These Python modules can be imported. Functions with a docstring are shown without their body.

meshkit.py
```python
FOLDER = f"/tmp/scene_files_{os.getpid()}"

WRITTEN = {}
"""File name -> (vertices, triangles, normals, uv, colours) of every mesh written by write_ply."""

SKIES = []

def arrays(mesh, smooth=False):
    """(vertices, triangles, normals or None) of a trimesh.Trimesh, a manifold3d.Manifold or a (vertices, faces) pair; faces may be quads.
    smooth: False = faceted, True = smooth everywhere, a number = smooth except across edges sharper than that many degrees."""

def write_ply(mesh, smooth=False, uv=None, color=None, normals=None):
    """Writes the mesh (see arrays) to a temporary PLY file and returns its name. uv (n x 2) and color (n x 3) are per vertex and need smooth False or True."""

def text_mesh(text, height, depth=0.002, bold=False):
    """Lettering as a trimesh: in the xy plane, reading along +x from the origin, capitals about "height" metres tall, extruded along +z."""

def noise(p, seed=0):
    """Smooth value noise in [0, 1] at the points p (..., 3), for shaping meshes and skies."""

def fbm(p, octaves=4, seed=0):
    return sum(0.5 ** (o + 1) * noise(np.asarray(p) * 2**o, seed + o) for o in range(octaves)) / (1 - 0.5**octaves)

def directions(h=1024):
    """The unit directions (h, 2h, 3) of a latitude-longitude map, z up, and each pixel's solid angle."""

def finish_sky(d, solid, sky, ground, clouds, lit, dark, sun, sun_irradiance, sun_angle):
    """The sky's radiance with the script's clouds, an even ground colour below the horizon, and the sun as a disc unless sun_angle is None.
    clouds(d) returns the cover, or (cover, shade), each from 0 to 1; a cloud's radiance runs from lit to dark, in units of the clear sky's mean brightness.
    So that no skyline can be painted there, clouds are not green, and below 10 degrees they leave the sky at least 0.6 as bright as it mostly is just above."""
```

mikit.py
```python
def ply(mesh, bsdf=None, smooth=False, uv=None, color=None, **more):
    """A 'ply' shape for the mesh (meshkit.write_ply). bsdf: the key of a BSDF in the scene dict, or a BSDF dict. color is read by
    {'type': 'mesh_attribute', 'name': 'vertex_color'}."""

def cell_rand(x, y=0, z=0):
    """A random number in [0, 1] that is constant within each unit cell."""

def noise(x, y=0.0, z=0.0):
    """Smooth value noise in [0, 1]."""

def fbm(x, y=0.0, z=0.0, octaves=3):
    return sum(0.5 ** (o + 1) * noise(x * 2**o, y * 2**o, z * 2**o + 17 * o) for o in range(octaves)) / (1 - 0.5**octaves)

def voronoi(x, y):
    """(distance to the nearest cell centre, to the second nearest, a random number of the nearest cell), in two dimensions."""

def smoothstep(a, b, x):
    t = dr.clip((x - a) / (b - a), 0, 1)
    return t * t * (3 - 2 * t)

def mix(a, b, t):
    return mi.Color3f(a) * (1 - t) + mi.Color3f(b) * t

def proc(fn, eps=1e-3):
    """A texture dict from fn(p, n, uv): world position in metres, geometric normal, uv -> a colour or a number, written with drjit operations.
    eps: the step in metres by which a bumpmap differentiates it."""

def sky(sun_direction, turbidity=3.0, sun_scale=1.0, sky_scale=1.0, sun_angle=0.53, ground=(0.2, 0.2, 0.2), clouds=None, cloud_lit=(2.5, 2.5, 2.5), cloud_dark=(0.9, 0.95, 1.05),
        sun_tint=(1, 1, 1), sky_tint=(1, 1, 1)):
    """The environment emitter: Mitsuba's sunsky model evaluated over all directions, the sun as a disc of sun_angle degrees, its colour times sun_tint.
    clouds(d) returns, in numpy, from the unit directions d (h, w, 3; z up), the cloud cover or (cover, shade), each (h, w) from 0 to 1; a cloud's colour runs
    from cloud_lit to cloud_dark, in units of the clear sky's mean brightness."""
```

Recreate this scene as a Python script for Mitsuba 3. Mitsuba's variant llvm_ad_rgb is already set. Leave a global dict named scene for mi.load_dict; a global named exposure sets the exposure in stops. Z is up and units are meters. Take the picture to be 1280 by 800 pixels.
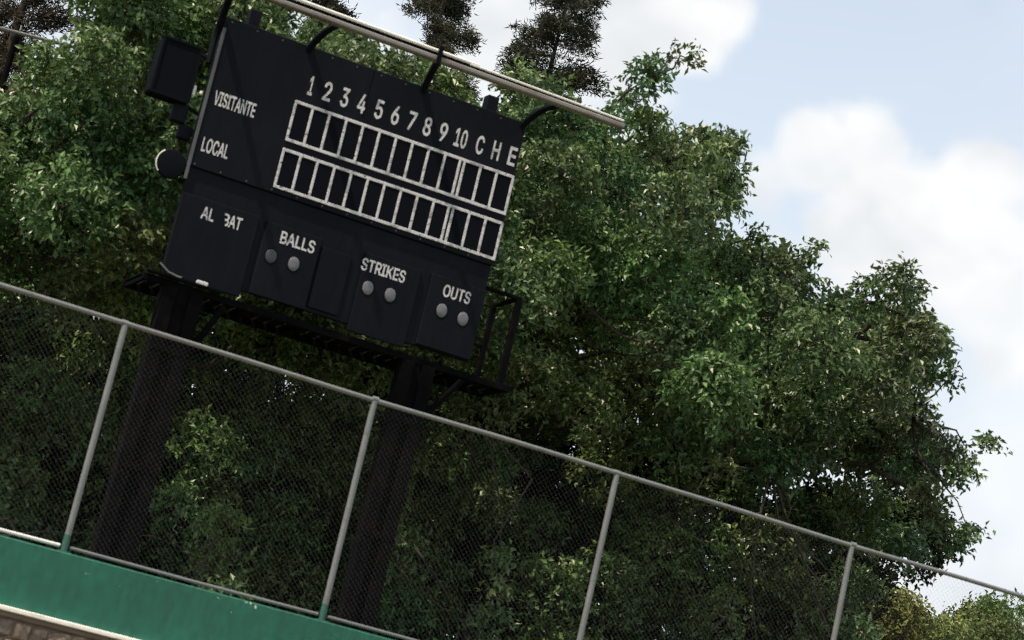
import math
import numpy as np, trimesh, drjit as dr, mitsuba as mi, mikit, meshkit
from mikit import proc, noise, fbm, smoothstep, mix
scene, labels = {}, {}
T = mi.ScalarTransform4f
scene['type'] = 'scene'

# ------------------------------------------------------------------ camera, sky, exposure
FOCAL, ROLL, PITCH = 3134.0 / 1280.0, 0.2298, 0.20958          # focal length in picture widths; the camera is held tilted
_r0, _u0 = np.array([1., 0, 0]), np.array([0, -math.sin(PITCH), math.cos(PITCH)])
_up = _u0 * math.cos(ROLL) - _r0 * math.sin(ROLL)
_fw = np.array([0, math.cos(PITCH), math.sin(PITCH)])
EYE = np.array([0, 0, 1.6])
scene['camera'] = {'type': 'thinlens', 'aperture_radius': 0.011, 'focus_distance': 160.0, 'fov': math.degrees(2 * math.atan(0.5 / FOCAL)), 'fov_axis': 'x', 'near_clip': 0.1, 'far_clip': 5000.0,
                   'to_world': T().look_at(origin=EYE.tolist(), target=(EYE + _fw).tolist(), up=_up.tolist())}

CLOUDS = [  # direction, radius, strength
    ((-0.034, 0.947, 0.320), 0.02, 0.95), ((-0.005, 0.950, 0.311), 0.022, 1), ((0.016, 0.948, 0.318), 0.026, 1), ((0.039, 0.944, 0.327), 0.02, 1),
    ((0.046, 0.940, 0.337), 0.018, 0.9), ((0.030, 0.953, 0.300), 0.02, 0.7), ((-0.032, 0.958, 0.286), 0.03, 0.8), ((0.086, 0.956, 0.281), 0.018, 0.75),
    ((0.100, 0.952, 0.290), 0.02, 0.9), ((0.121, 0.948, 0.294), 0.018, 0.9), ((0.121, 0.956, 0.269), 0.026, 1), ((0.147, 0.949, 0.280), 0.022, 1),
    ((0.163, 0.942, 0.292), 0.018, 0.95), ((0.175, 0.948, 0.267), 0.024, 1), ((0.192, 0.950, 0.248), 0.022, 1), ((0.150, 0.955, 0.256), 0.018, 0.85),
    ((0.094, 0.964, 0.251), 0.02, 0.5)]


def cloud_cover(d):
    big = meshkit.fbm(d * 3.1 + 7.3, 5, 3)
    fine = meshkit.fbm(d * 26.0 + 3.1, 5, 9)
    c = np.clip((big - 0.47) * 4.2 + (fine - .5) * 1.1, 0, 1)
    b = np.full(d.shape[:2], 0.0)
    for v, r, s in CLOUDS:
        v = np.array(v) / np.linalg.norm(v)
        q = np.arccos(np.clip(d @ v, -1, 1)) / r
        b = np.maximum(b, s * np.clip((1.25 - q + (fine - .5) * 2.6) * 2.4, 0, 1))
    near = np.exp(-(np.arccos(np.clip(d @ np.array([.06, .955, .29]), -1, 1)) / 0.16) ** 4)
    c = c * (1 - near) + b * near
    haze = 0.45 + 0.4 * np.clip(1 - d[..., 2] / .4, 0, 1)
    cover = np.clip(haze + (1 - haze) * c, 0, 1)
    shade = np.clip((meshkit.fbm(d * 20.0 + 1.7, 5, 21) - .40) * 3.0, 0, 1)
    return cover, shade * c


scene['sky'] = mikit.sky((-0.36, -0.32, 0.88), turbidity=4.0, clouds=cloud_cover, cloud_lit=(1.9, 1.9, 1.88), cloud_dark=(1.34, 1.42, 1.49), sky_tint=(1.24, 1.30, 1.16), sun_angle=1.0)
exposure = 2.0

# ------------------------------------------------------------------ helpers
ANG = 0.38467                                                   # the fence, the wall and the scoreboard run away to the right by this angle
DU, DV, DN = np.array([math.cos(ANG), math.sin(ANG), 0]), np.array([0, 0, 1.]), np.array([math.sin(ANG), -math.cos(ANG), 0])
ORIGIN = np.array([0, 24.70, 0])


def to_world(p):
    p = np.asarray(p, float)
    return ORIGIN + p[..., :1] * DU + p[..., 1:2] * DV + p[..., 2:3] * DN


def frame(mesh, off=(0, 0, 0)):                                 # from (along, up, towards the field) to world
    m = mesh.copy()
    m.vertices = to_world(np.asarray(m.vertices) + np.asarray(off))
    return m


def numbered(key):
    if key not in scene and key not in labels and not any(k.startswith(key + '__') for k in scene):
        return key
    i = 1
    while '%s_%03d' % (key, i) in scene or '%s_%03d' % (key, i) in labels or any(k.startswith('%s_%03d__' % (key, i)) for k in scene):
        i += 1
    return '%s_%03d' % (key, i)


def obj(name, mesh, mat, parent=None, smooth=False, label=None, cat=None, group=None, kind=None, **kw):
    key = numbered((parent + '__' if parent else '') + name)
    scene[key] = mikit.ply(mesh, mat, smooth=smooth, **kw)
    tag(key, label, cat, group, kind)
    return key


def tag(key, label=None, cat=None, group=None, kind=None):
    e = {k: v for k, v in (('label', label), ('category', cat), ('group', group), ('kind', kind)) if v}
    if e:
        labels[key] = e


def thing(name, label, cat, group=None):
    key = numbered(name)
    tag(key, label, cat, group)
    return key


def cbox(u0, u1, v0, v1, w0, w1, ch=0.0):                       # a box with chamfered edges
    ch = min(ch, (u1 - u0) / 3, (v1 - v0) / 3, (w1 - w0) / 3)
    if ch <= 0:
        return trimesh.creation.box(bounds=[[u0, v0, w0], [u1, v1, w1]])
    pts = []
    for a in (0, 1):
        for b in (0, 1):
            for c in (0, 1):
                x, y, z = (u0, u1)[a], (v0, v1)[b], (w0, w1)[c]
                sx, sy, sz = (ch, -ch)[a], (ch, -ch)[b], (ch, -ch)[c]
                pts += [[x, y + sy, z + sz], [x + sx, y, z + sz], [x + sx, y + sy, z]]
    return trimesh.convex.convex_hull(np.array(pts))


def tube(pts, r, n=10, r1=None):
    """A tube along the points, tapering from r to r1."""
    pts = np.asarray(pts, float)
    k = len(pts)
    rs = np.linspace(r, r if r1 is None else r1, k)
    V, F = [], []
    tan = np.gradient(pts, axis=0)
    tan /= np.linalg.norm(tan, axis=1, keepdims=True)
    a = np.cross(tan[0], [0.31, 0.77, 0.55])
    for i in range(k):
        a = a - tan[i] * (a @ tan[i])
        a /= np.linalg.norm(a)
        b = np.cross(tan[i], a)
        t = np.arange(n) / n * 2 * np.pi
        V.append(pts[i] + rs[i] * (np.cos(t)[:, None] * a + np.sin(t)[:, None] * b))
    V = np.vstack(V + [pts[:1], pts[-1:]])
    for i in range(k - 1):
        for j in range(n):
            q = (j + 1) % n
            F += [[i * n + j, i * n + q, (i + 1) * n + q], [i * n + j, (i + 1) * n + q, (i + 1) * n + j]]
    for j in range(n):
        q = (j + 1) % n
        F += [[k * n, q, j], [k * n + 1, (k - 1) * n + j, (k - 1) * n + q]]
    return trimesh.Trimesh(V, F, process=False)


cat = trimesh.util.concatenate


def two(b):
    return {'type': 'twosided', 'bsdf': b}


def mat(key, color, rough=0.6, bump=None, scale=0.01, eps=2e-3, **kw):
    c = color if isinstance(color, dict) else {'type': 'rgb', 'value': list(color)}
    b = {'type': 'principled', 'base_color': c, 'roughness': rough, **kw}
    if bump:
        b = {'type': 'bumpmap', 'arbitrary': proc(bump, eps), 'scale': scale, 'bsdf': b}
    scene[key] = two(b)


# ------------------------------------------------------------------ materials
mat('m_black', proc(lambda p, n, uv: mix((.0022, .0032, .0066), (.0055, .0068, .0112), smoothstep(.35, .8, fbm(p.x * 2.2, p.y * 2.2, p.z * 1.1, 4)) * .6 + .5 * smoothstep(.5, .9, fbm(p.x * 9, p.y * 9, p.z * .7, 3))) * (0.8 + .4 * noise(p.x * 30, p.y * 30, p.z * 4))), 0.62, specular=.11)
mat('m_black_deep', (.004, .005, .008), 0.85, specular=.05)
mat('m_trim', proc(lambda p, n, uv: mix((.03, .032, .04), (.10, .10, .11), fbm(p.x * 9, p.y * 9, p.z * 3, 3))), 0.5)
mat('m_white', proc(lambda p, n, uv: mix(mix((.52, .52, .545), (.25, .25, .275), smoothstep(.45, .8, fbm(p.x * 14, p.y * 14, p.z * 14, 3))), (.03, .03, .035),
                                         smoothstep(.66, .77, fbm(p.x * 38, p.y * 38, p.z * 38, 3)))), 0.55)
mat('m_lens', proc(lambda p, n, uv: mix((.15, .15, .17), (.09, .09, .105), fbm(p.x * 20, p.y * 20, p.z * 20, 2))), 0.3)
mat('m_lens_dim', (.035, .04, .048), 0.4)
mat('m_lens_green', (.006, .015, .013), 0.5)
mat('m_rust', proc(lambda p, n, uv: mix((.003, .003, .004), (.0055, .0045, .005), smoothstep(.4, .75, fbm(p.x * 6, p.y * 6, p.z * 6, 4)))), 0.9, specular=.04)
mat('m_steel', proc(lambda p, n, uv: mix(mix((.13, .14, .148), (.21, .218, .222), fbm(p.x * 11, p.y * 11, p.z * 5, 4)), (.10, .065, .045), .45 * smoothstep(.64, .8, fbm(p.x * 7, p.y * 7, p.z * 9 + 5, 4)))), 0.5, metallic=.25)
mat('m_wire', (.13, .135, .14), 0.55, metallic=.2)
mat('m_aluminium', proc(lambda p, n, uv: mix((.20, .19, .18), (.12, .10, .085), smoothstep(.45, .8, fbm(p.x * 3.1, p.y * 3.1, p.z * 12, 4)))), 0.45)
mat('m_strip', (.72, .72, .7), 0.4)


def chips(p):
    a = p.x * DU[0] + (p.y - 24.7) * DU[1]
    k = fbm(a * 9, p.z * 16, 3.0, 4)
    top = smoothstep(3.36, 3.45, p.z)
    spots = smoothstep(.86, .89, k + .14 * top)
    return a, spots, top


def green_paint(p, n, uv):
    a, spots, top = chips(p)
    c = mix((.006, .084, .057), (.010, .118, .080), fbm(a * 1.7, p.z * 3.0, 0, 4))
    c = c * (0.85 + .3 * noise(a * 25, p.z * 9, 1.0))
    streak = smoothstep(.55, .85, fbm(a * 7.0, p.z * 0.8, 4.0, 3))
    c = mix(c, (.013, .050, .040), streak * .3)
    return mix(c, (.62, .64, .58), spots)


mat('m_green', proc(green_paint), 0.6, bump=lambda p, n, uv: fbm((p.x + p.y * .4) * 18, p.z * 18, 0, 3), scale=.003)
mat('m_green_post', (.022, .09, .07), 0.55)
mat('m_ledge', proc(lambda p, n, uv: mix((.82, .80, .76), (.50, .45, .38), smoothstep(.5, .8, fbm(p.x * 8, p.y * 8, p.z * 30, 4)))), 0.7)
mat('m_mortar', proc(lambda p, n, uv: mix((.17, .13, .10), (.07, .052, .04), fbm(p.x * 10, p.y * 10, p.z * 10, 4))), 0.9, bump=lambda p, n, uv: fbm(p.x * 30, p.y * 30, p.z * 30, 3), scale=.02)
STONE = [(.27, .20, .155), (.20, .15, .12), (.15, .12, .10), (.36, .30, .25)]
for _i, _c in enumerate(STONE):
    mat('m_stone_%d' % _i, proc(lambda p, n, uv, c=np.array(_c), s=_i * 7.1: mix((c * .35).tolist(), (c * 1.3).tolist(), smoothstep(.25, .75, fbm(p.x * 16 + s, p.y * 16, p.z * 16, 4)))), 0.85,
        bump=lambda p, n, uv: fbm(p.x * 34, p.y * 34, p.z * 34, 3), scale=.012)
mat('m_bark', proc(lambda p, n, uv: mix((.024, .021, .018), (.065, .058, .050), fbm(p.x * 9, p.y * 9, p.z * 2.4, 4))), 0.9, specular=.1)
mat('m_soil', proc(lambda p, n, uv: mix((.10, .075, .05), (.06, .05, .035), fbm(p.x * .8, p.y * .8, 0, 4))), 0.95)
mat('m_field', proc(lambda p, n, uv: mix((.07, .10, .03), (.15, .12, .07), smoothstep(.4, .7, fbm(p.x * .12, p.y * .12, 0, 4))) * (.8 + .4 * fbm(p.x * 3, p.y * 3, 0, 3))), 0.95)
for _k, _r, _d, _a, _g in (('m_leaf', .3, .85, .14, .45), ('m_leaf_matt', .6, .5, .4, .1), ('m_needle', .6, .25, .4, .2)):
    _col = {'type': 'mesh_attribute', 'name': 'vertex_color'}
    scene[_k] = {'type': 'blendbsdf', 'weight': _g,
                 'thin': {'type': 'principledthin', 'base_color': _col, 'roughness': _r, 'diff_trans': _d, 'eta': 1.45},
                 'gloss': {'type': 'twosided', 'bsdf': {'type': 'principled', 'base_color': _col, 'roughness': math.sqrt(_a), 'specular': .8}}}

# ------------------------------------------------------------------ the ground
def sheet(x0, x1, y0, y1, z, n=2):
    xs, ys = np.linspace(x0, x1, n), np.linspace(y0, y1, n)
    V = np.array([[x, y, z] for y in ys for x in xs])
    F = [[j * n + i, j * n + i + 1, (j + 1) * n + i + 1, (j + 1) * n + i] for j in range(n - 1) for i in range(n - 1)]
    return V, F


obj('ground', sheet(-1500, 1500, -1500, 1500, 0.0), 'm_field', kind='structure', label='grass and dirt playing field in front of the wall')
# the raised ground that the wall holds back
_rng = np.random.default_rng(11)
_us, _ws = np.linspace(-80, 80, 81), -0.25 - np.linspace(0, 1, 40) ** 2 * 140
_V = np.array([[u, 2.86 + 0.0 * w, w] for w in _ws for u in _us])
_V[:, 1] += (meshkit.fbm(_V * np.array([.9, 0, .9]), 3, 4) - .5) * .18 * np.clip((-.3 - _V[:, 2]) / 1.5, 0, 1)
_F = [[j * 81 + i, j * 81 + i + 1, (j + 1) * 81 + i + 1, (j + 1) * 81 + i] for j in range(39) for i in range(80)]
obj('terrace', (to_world(_V), np.array(_F)), 'm_soil', kind='structure', smooth=True, label='raised earth ground behind the wall under the trees')

# ------------------------------------------------------------------ the wall below the fence
U0, U1 = -12.0, 14.0
wall = thing('boundary_wall', 'low green painted concrete wall on a stone base under the mesh fence', 'wall')
_g = cbox(U0, U1, 2.78, 3.455, -.22, 0.0, .012)
obj('concrete_band', frame(_g), 'm_green', wall, label='green painted concrete upper band with chipped white spots')
obj('ledge', frame(cbox(U0, U1, 2.80, 2.845, 0.002, .075, .008)), 'm_ledge', wall, label='worn white painted ledge under the green band')
obj('mortar_core', frame(cbox(U0, U1, -.3, 2.746, -.40, .020, .0)), 'm_mortar', wall)
obj('ledge_bed', frame(cbox(U0, U1, 2.748, 2.797, -.001, .048, .006)), 'm_mortar', wall)
_rng = np.random.default_rng(21)


def stone(cu, cv, a, b, dp):
    m = trimesh.creation.icosphere(1)
    v = np.asarray(m.vertices)
    v = np.sign(v) * np.abs(v) ** .42
    v = v / np.abs(v).max(0)
    v = v * [a, b, dp] * (1 + .22 * (meshkit.noise(v * 1.7 + [cu * 3, cv * 5, 1], 2) - .5)[:, None])
    t = _rng.uniform(-.14, .14)
    v = v @ np.array([[math.cos(t), math.sin(t), 0], [-math.sin(t), math.cos(t), 0], [0, 0, 1]])
    m.vertices = v + [cu, cv, 0]
    return m


_row, _far = 0, []
_v = 2.735
while _v > 0.0:
    _h = _rng.uniform(.10, .19)
    _u = U0 + _rng.uniform(0, .2)
    while _u < U1:
        _w = _rng.uniform(.12, .30)
        _m = frame(stone(_u + _w / 2, _v - _h / 2 + _rng.uniform(-.015, .015), _w / 2 - .003, _h / 2 - .003, _rng.uniform(.02, .055)))
        if -5.2 < _u < 0.5 and _v > 1.9:
            obj('stone', _m, 'm_stone_%d' % _rng.integers(4), wall, smooth=40)
        else:
            _far.append(_m)
        _u += _w
    _v -= _h
obj('stonework', cat(_far), 'm_stone_1', wall, smooth=40, kind='stuff')

# ------------------------------------------------------------------ chain link fence
fence = thing('chain_link_fence', 'galvanised chain link fence with round posts standing on the green wall', 'fence')
POSTS = [-11.8, -9.05, -6.42, -3.80, -1.18, 1.55, 4.45, 7.30, 10.1, 12.9]
RAIL, LOW, RP = 5.685, 3.512, .030
_pts = np.array([[u, RAIL + .006 * math.sin(u * 1.1) + .003 * math.sin(u * 2.3 + 1), 0.0 - .1] for u in np.linspace(U0, U1, 120)])
obj('top_rail', frame(tube(_pts, .024, 10)), 'm_steel', fence, smooth=40)


def wire_mesh(ua, ub, va, vb, pitch=.056, r=.0008):
    """Zigzag wires, each hooked round the next."""
    h = pitch / 2 * 1.0
    nz = int(round((vb - va) / h))
    z = np.linspace(va, vb, nz + 1)
    ns = int((ub - ua) / h)
    V, F = [], []
    tri = np.array([[math.cos(t), math.sin(t)] for t in (0, 2.094, 4.189)]) * r
    for s in range(ns):
        par = (np.arange(nz + 1) + s) % 2
        u = ua + s * h + par * h * 1.0
        w = np.where((np.arange(nz + 1) % 2) == 0, .002, -.002) * (1 if s % 2 else -1)
        sag = .006 * np.sin(u * 2.1 + z * 1.3)
        base = sum(len(x) for x in V)
        c = np.stack([u, z, w + sag], -1)
        ring = np.concatenate([c[:, None, :] + np.array([t[0], t[1] * .3, t[1]]) for t in tri], 1)
        V.append(ring.reshape(-1, 3))
        i = np.arange(nz)[:, None] * 3
        for a in range(3):
            b = (a + 1) % 3
            F.append(base + np.concatenate([i + a, i + b, i + 3 + b], 1))
            F.append(base + np.concatenate([i + a, i + 3 + b, i + 3 + a], 1))
    return trimesh.Trimesh(np.vstack(V), np.vstack(F), process=False)


for _i, _u in enumerate(POSTS):
    _lean = [0, 0, 0, .010, -.004, .006, -.012, 0, 0, 0][_i]
    _top = np.array([_u + _lean, RAIL - .018, -.1])
    obj('post', frame(tube([[_u, 3.62, -.1], [_u + _lean * .5, 4.6, -.1], _top], RP, 14)), 'm_steel', fence, smooth=40)
    obj('post_base', frame(cat([tube([[_u, 3.44, -.1], [_u, 3.625, -.1]], RP + .002, 14), cbox(_u - .06, _u + .06, 3.457, 3.467, -.16, -.04, .002)])), 'm_green_post', fence, smooth=40,
        label='post foot with green paint on it')
    obj('rail_clamp', frame(cat([tube([[_u - .03, RAIL + .004, -.1], [_u + .03, RAIL + .004, -.1]], .029, 12)])), 'm_steel', fence, smooth=40)
    if _i + 1 < len(POSTS):
        _n = POSTS[_i + 1]
        obj('bottom_rail', frame(tube([[_u + .05, LOW, -.1], [(_u + _n) / 2, LOW - .006, -.1], [_n - .05, LOW, -.1]], .017, 8)), 'm_strip' if _i in (2,) else 'm_steel', fence, smooth=40,
            label='whiter length of bottom rail' if _i == 2 else None)
        if -7 < _u < 8:
            obj('wire_mesh', frame(wire_mesh(_u + .012, _n - .012, LOW + .0, RAIL - .0), (0, 0, -.138)), 'm_wire', fence, kind='stuff')

# ------------------------------------------------------------------ the scoreboard (its own frame: along, up, towards the field from the panel's face)
BO = np.array([1.126, 0, -2.777])


def bframe(m, off=(0, 0, 0)):
    return frame(m, BO + np.asarray(off))


def text(word, u0, v0, width, height, w, bold=True, depth=.004):
    m = meshkit.text_mesh(word, 0.2, depth, bold)
    lo, hi = m.bounds
    v = np.asarray(m.vertices)
    v[:, 0] = (v[:, 0] - lo[0]) / (hi[0] - lo[0]) * width + u0
    v[:, 1] = (v[:, 1] - lo[1]) / (hi[1] - lo[1]) * height + v0
    v[:, 2] = v[:, 2] - lo[2] + w
    m.vertices = v
    return m


board = thing('scoreboard', 'black steel baseball scoreboard with white lettering on two dark columns in front of the trees', 'scoreboard')
up = obj('upper_panel', bframe(cbox(-4.085, -.375, 8.02, 9.735, -.09, 0, .006)), 'm_black', board, label='upper black panel with innings and team rows')
obj('edge_trim', bframe(cbox(-4.082, -4.046, 7.86, 9.60, .002, .016, .002)), 'm_trim', up)
obj('seam', bframe(cbox(-2.30, -2.285, 9.16, 9.72, .0, .004)), 'm_black_deep', up)
for _u in (-3.2, -1.35):
    obj('seam', bframe(cbox(_u, _u + .008, 8.03, 8.07, .0, .003)), 'm_black_deep', up)
_riv = [trimesh.creation.cylinder(.009, .006, sections=8, transform=trimesh.transformations.translation_matrix([u, v, .003])) for v in (9.69, 8.05) for u in np.arange(-4.0, -.4, .3)]
obj('rivet_line', bframe(cat(_riv)), 'm_trim', up, kind='stuff')
obj('frame_back', bframe(cat([cbox(-4.05, -.40, v, v + .06, -.17, -.092) for v in (6.98, 7.9, 8.6, 9.3, 9.64)] + [cbox(u, u + .06, 6.95, 9.66, -.24, -.172) for u in (-4.0, -3.0, -1.9, -.9, -.48)])), 'm_rust', board)
lowp = obj('lower_panel', bframe(cbox(-4.04, -.385, 6.885, 8.018, -.088, -.03, .004)), 'm_black', board, label='recessed lower black panel')
for (a, b, c, d, w, nm) in ((-4.045, -3.15, 6.80, 7.72, .004, 'at bat'), (-3.06, -2.41, 6.88, 7.70, .014, 'balls'), (-2.38, -2.02, 6.93, 7.62, -.006, ''), (-1.875, -1.19, 6.81, 7.71, .010, 'strikes'), (-1.06, -.385, 6.90, 7.72, .006, 'outs')):
    obj('count_panel', bframe(cbox(a, b, c, d, -.028, w, .006)), 'm_black', board, label=('black panel of the %s counter' % nm) if nm else None)
# rows of score cells: the slots are recessed between proud white bars
CE = [-3.08 + .2035 * i for i in range(11)]
CX = [-1.008 + .2065 * i for i in range(4)]
for _ri, (_b, _t) in enumerate(((8.637, 9.078), (8.095, 8.520))):
    _bars = [cbox(-3.094, -.375, _t - .017, _t + .017, .001, .016, .003), cbox(-3.094, -.375, _b - .017, _b + .017, .001, .016, .003)]
    row = obj('score_row', bframe(cat(_bars)), 'm_white', board, label=('upper' if _ri == 0 else 'lower') + ' row of white framed score cells')
    for _e in CE + CX:
        _e2 = _e - (.014 if _e in (CE[10],) else -.004 if _e == CX[0] else 0)
        obj('divider', bframe(cbox(_e2 - .0145, _e2 + .0145, _b + .0172, _t - .0172, .001, .0155, .003)), 'm_white', row)
    for _ea, _eb in list(zip(CE[:-1], CE[1:])) + list(zip(CX[:-1], CX[1:])):
        obj('score_slot', bframe(cbox(_ea + .020, _eb - .031, _b + .022, _t - .022, .0005, .006, .002)), 'm_black_deep', row)
for _n, _u in zip(['1', '2', '3', '4', '5', '6', '7', '8', '9', '10', 'C', 'H', 'E'], [-2.957, -2.76, -2.55, -2.343, -2.13, -1.929, -1.724, -1.532, -1.331, -1.11, -.868, -.662, -.456]):
    _w = {'1': .052, '10': .15}.get(_n, .092)
    obj('numeral' if _n.isdigit() else 'letter', bframe(text(_n, _u - _w / 2, 9.197, _w, .222, .0015)), 'm_white', up, label='white %s above the score cells' % _n)
for _n, _u, _v, _w, _h in (('VISITANTE', -3.975, 8.742, .475, .165), ('LOCAL', -3.975, 8.205, .305, .165)):
    obj('team_name', bframe(text(_n, _u, _v, _w, _h, .0015)), 'm_white', up, label='white word %s' % _n)
_bm = text('B', -3.555, 7.497, .085, .137, .0045)
_bm = trimesh.intersections.slice_mesh_plane(_bm, [1, .25, 0], [-3.519, 7.56, 0])
obj('word', bframe(text('AL', -3.79, 7.497, .145, .14, .0045)), 'm_white', board, label='white word AL')
obj('word', bframe(cat([_bm, text('AT', -3.47, 7.497, .14, .14, .0045)])), 'm_white', board, label='white word BAT with the B partly worn off')
for _n, _u, _w, _z in (('BALLS', -2.872, .405, .0145), ('STRIKES', -1.897, .53, .0105), ('OUTS', -.89, .335, .0065)):
    obj('word', bframe(text(_n, _u, 7.503, _w, .143, _z)), 'm_white', board, label='white word %s' % _n)


def lamp(cu, cv, w, m):
    d = trimesh.creation.icosphere(3, .1)
    v = np.asarray(d.vertices) * [.66, .80, .17]
    d.vertices = v + [cu, cv, w]
    k = obj('count_lamp', bframe(d), m, board, smooth=True)
    t = np.linspace(0, 2 * np.pi, 25)
    ring = np.stack([cu + .072 * np.cos(t), cv + .086 * np.sin(t), np.full(25, w)], -1)
    obj('lamp_ring', bframe(tube(ring, .008, 6)), 'm_black_deep', k, smooth=40)


lamp(-2.925, 7.335, .014, 'm_lens_dim'); lamp(-2.655, 7.33, .014, 'm_lens')
lamp(-1.763, 7.331, .010, 'm_lens'); lamp(-1.49, 7.331, .010, 'm_lens')
lamp(-.855, 7.345, .006, 'm_lens'); lamp(-.586, 7.327, .006, 'm_lens')
# stub posts and curved arms on top
obj('stub_post', bframe(cbox(-3.80, -3.67, 9.60, 9.95, -.24, -.10, .006)), 'm_black', board)
obj('stub_post', bframe(cbox(-.87, -.73, 9.60, 9.945, -.24, -.10, .006)), 'm_black', board)
for _i, _u in enumerate((-4.10, -3.10, -1.66, -.44)):
    _s = np.linspace(0, 1, 9)
    _arm = np.stack([np.full(9, _u) + (-.12, .10, -.12, .16)[_i] * _s ** 2, 9.45 + .44 * np.sin(_s * 1.5), -.13 + .72 * (1 - np.cos(_s * 1.5))], -1)
    obj('lamp_arm', bframe(tube(np.vstack([[[_u, 9.2, -.13]], _arm]), .042, 8)), 'm_black', board, smooth=40)
obj('hanger', bframe(cbox(-1.86, -1.81, 9.80, 10.02, .702, .73, .004)), 'm_black_deep', board)
# columns: two channels laced with plates
for _a, _b in ((-3.97, -3.52), (-1.15, -.75)):
    _m = [cbox(_a, _a + .15, 2.75, 6.70, -.22, -.02, .006), cbox(_b - .15, _b, 2.75, 6.70, -.22, -.02, .006), cbox(_a + .151, _b - .151, 2.75, 6.70, -.14, -.06)]
    for _k, _v in enumerate(np.arange(3.4, 6.6, 1.3)):
        _m.append(cbox(_a + .02, _b - .02, _v, _v + .08, -.019, -.012))
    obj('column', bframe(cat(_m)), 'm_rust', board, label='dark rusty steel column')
for (a, b) in (((-3.27, 6.66), (-3.50, 6.10)), ((-.41, 6.66), (-.74, 6.13))):
    obj('brace', bframe(tube([[a[0], a[1], -.05], [b[0], b[1], -.12]], .036, 8)), 'm_rust', board, smooth=40)
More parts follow.
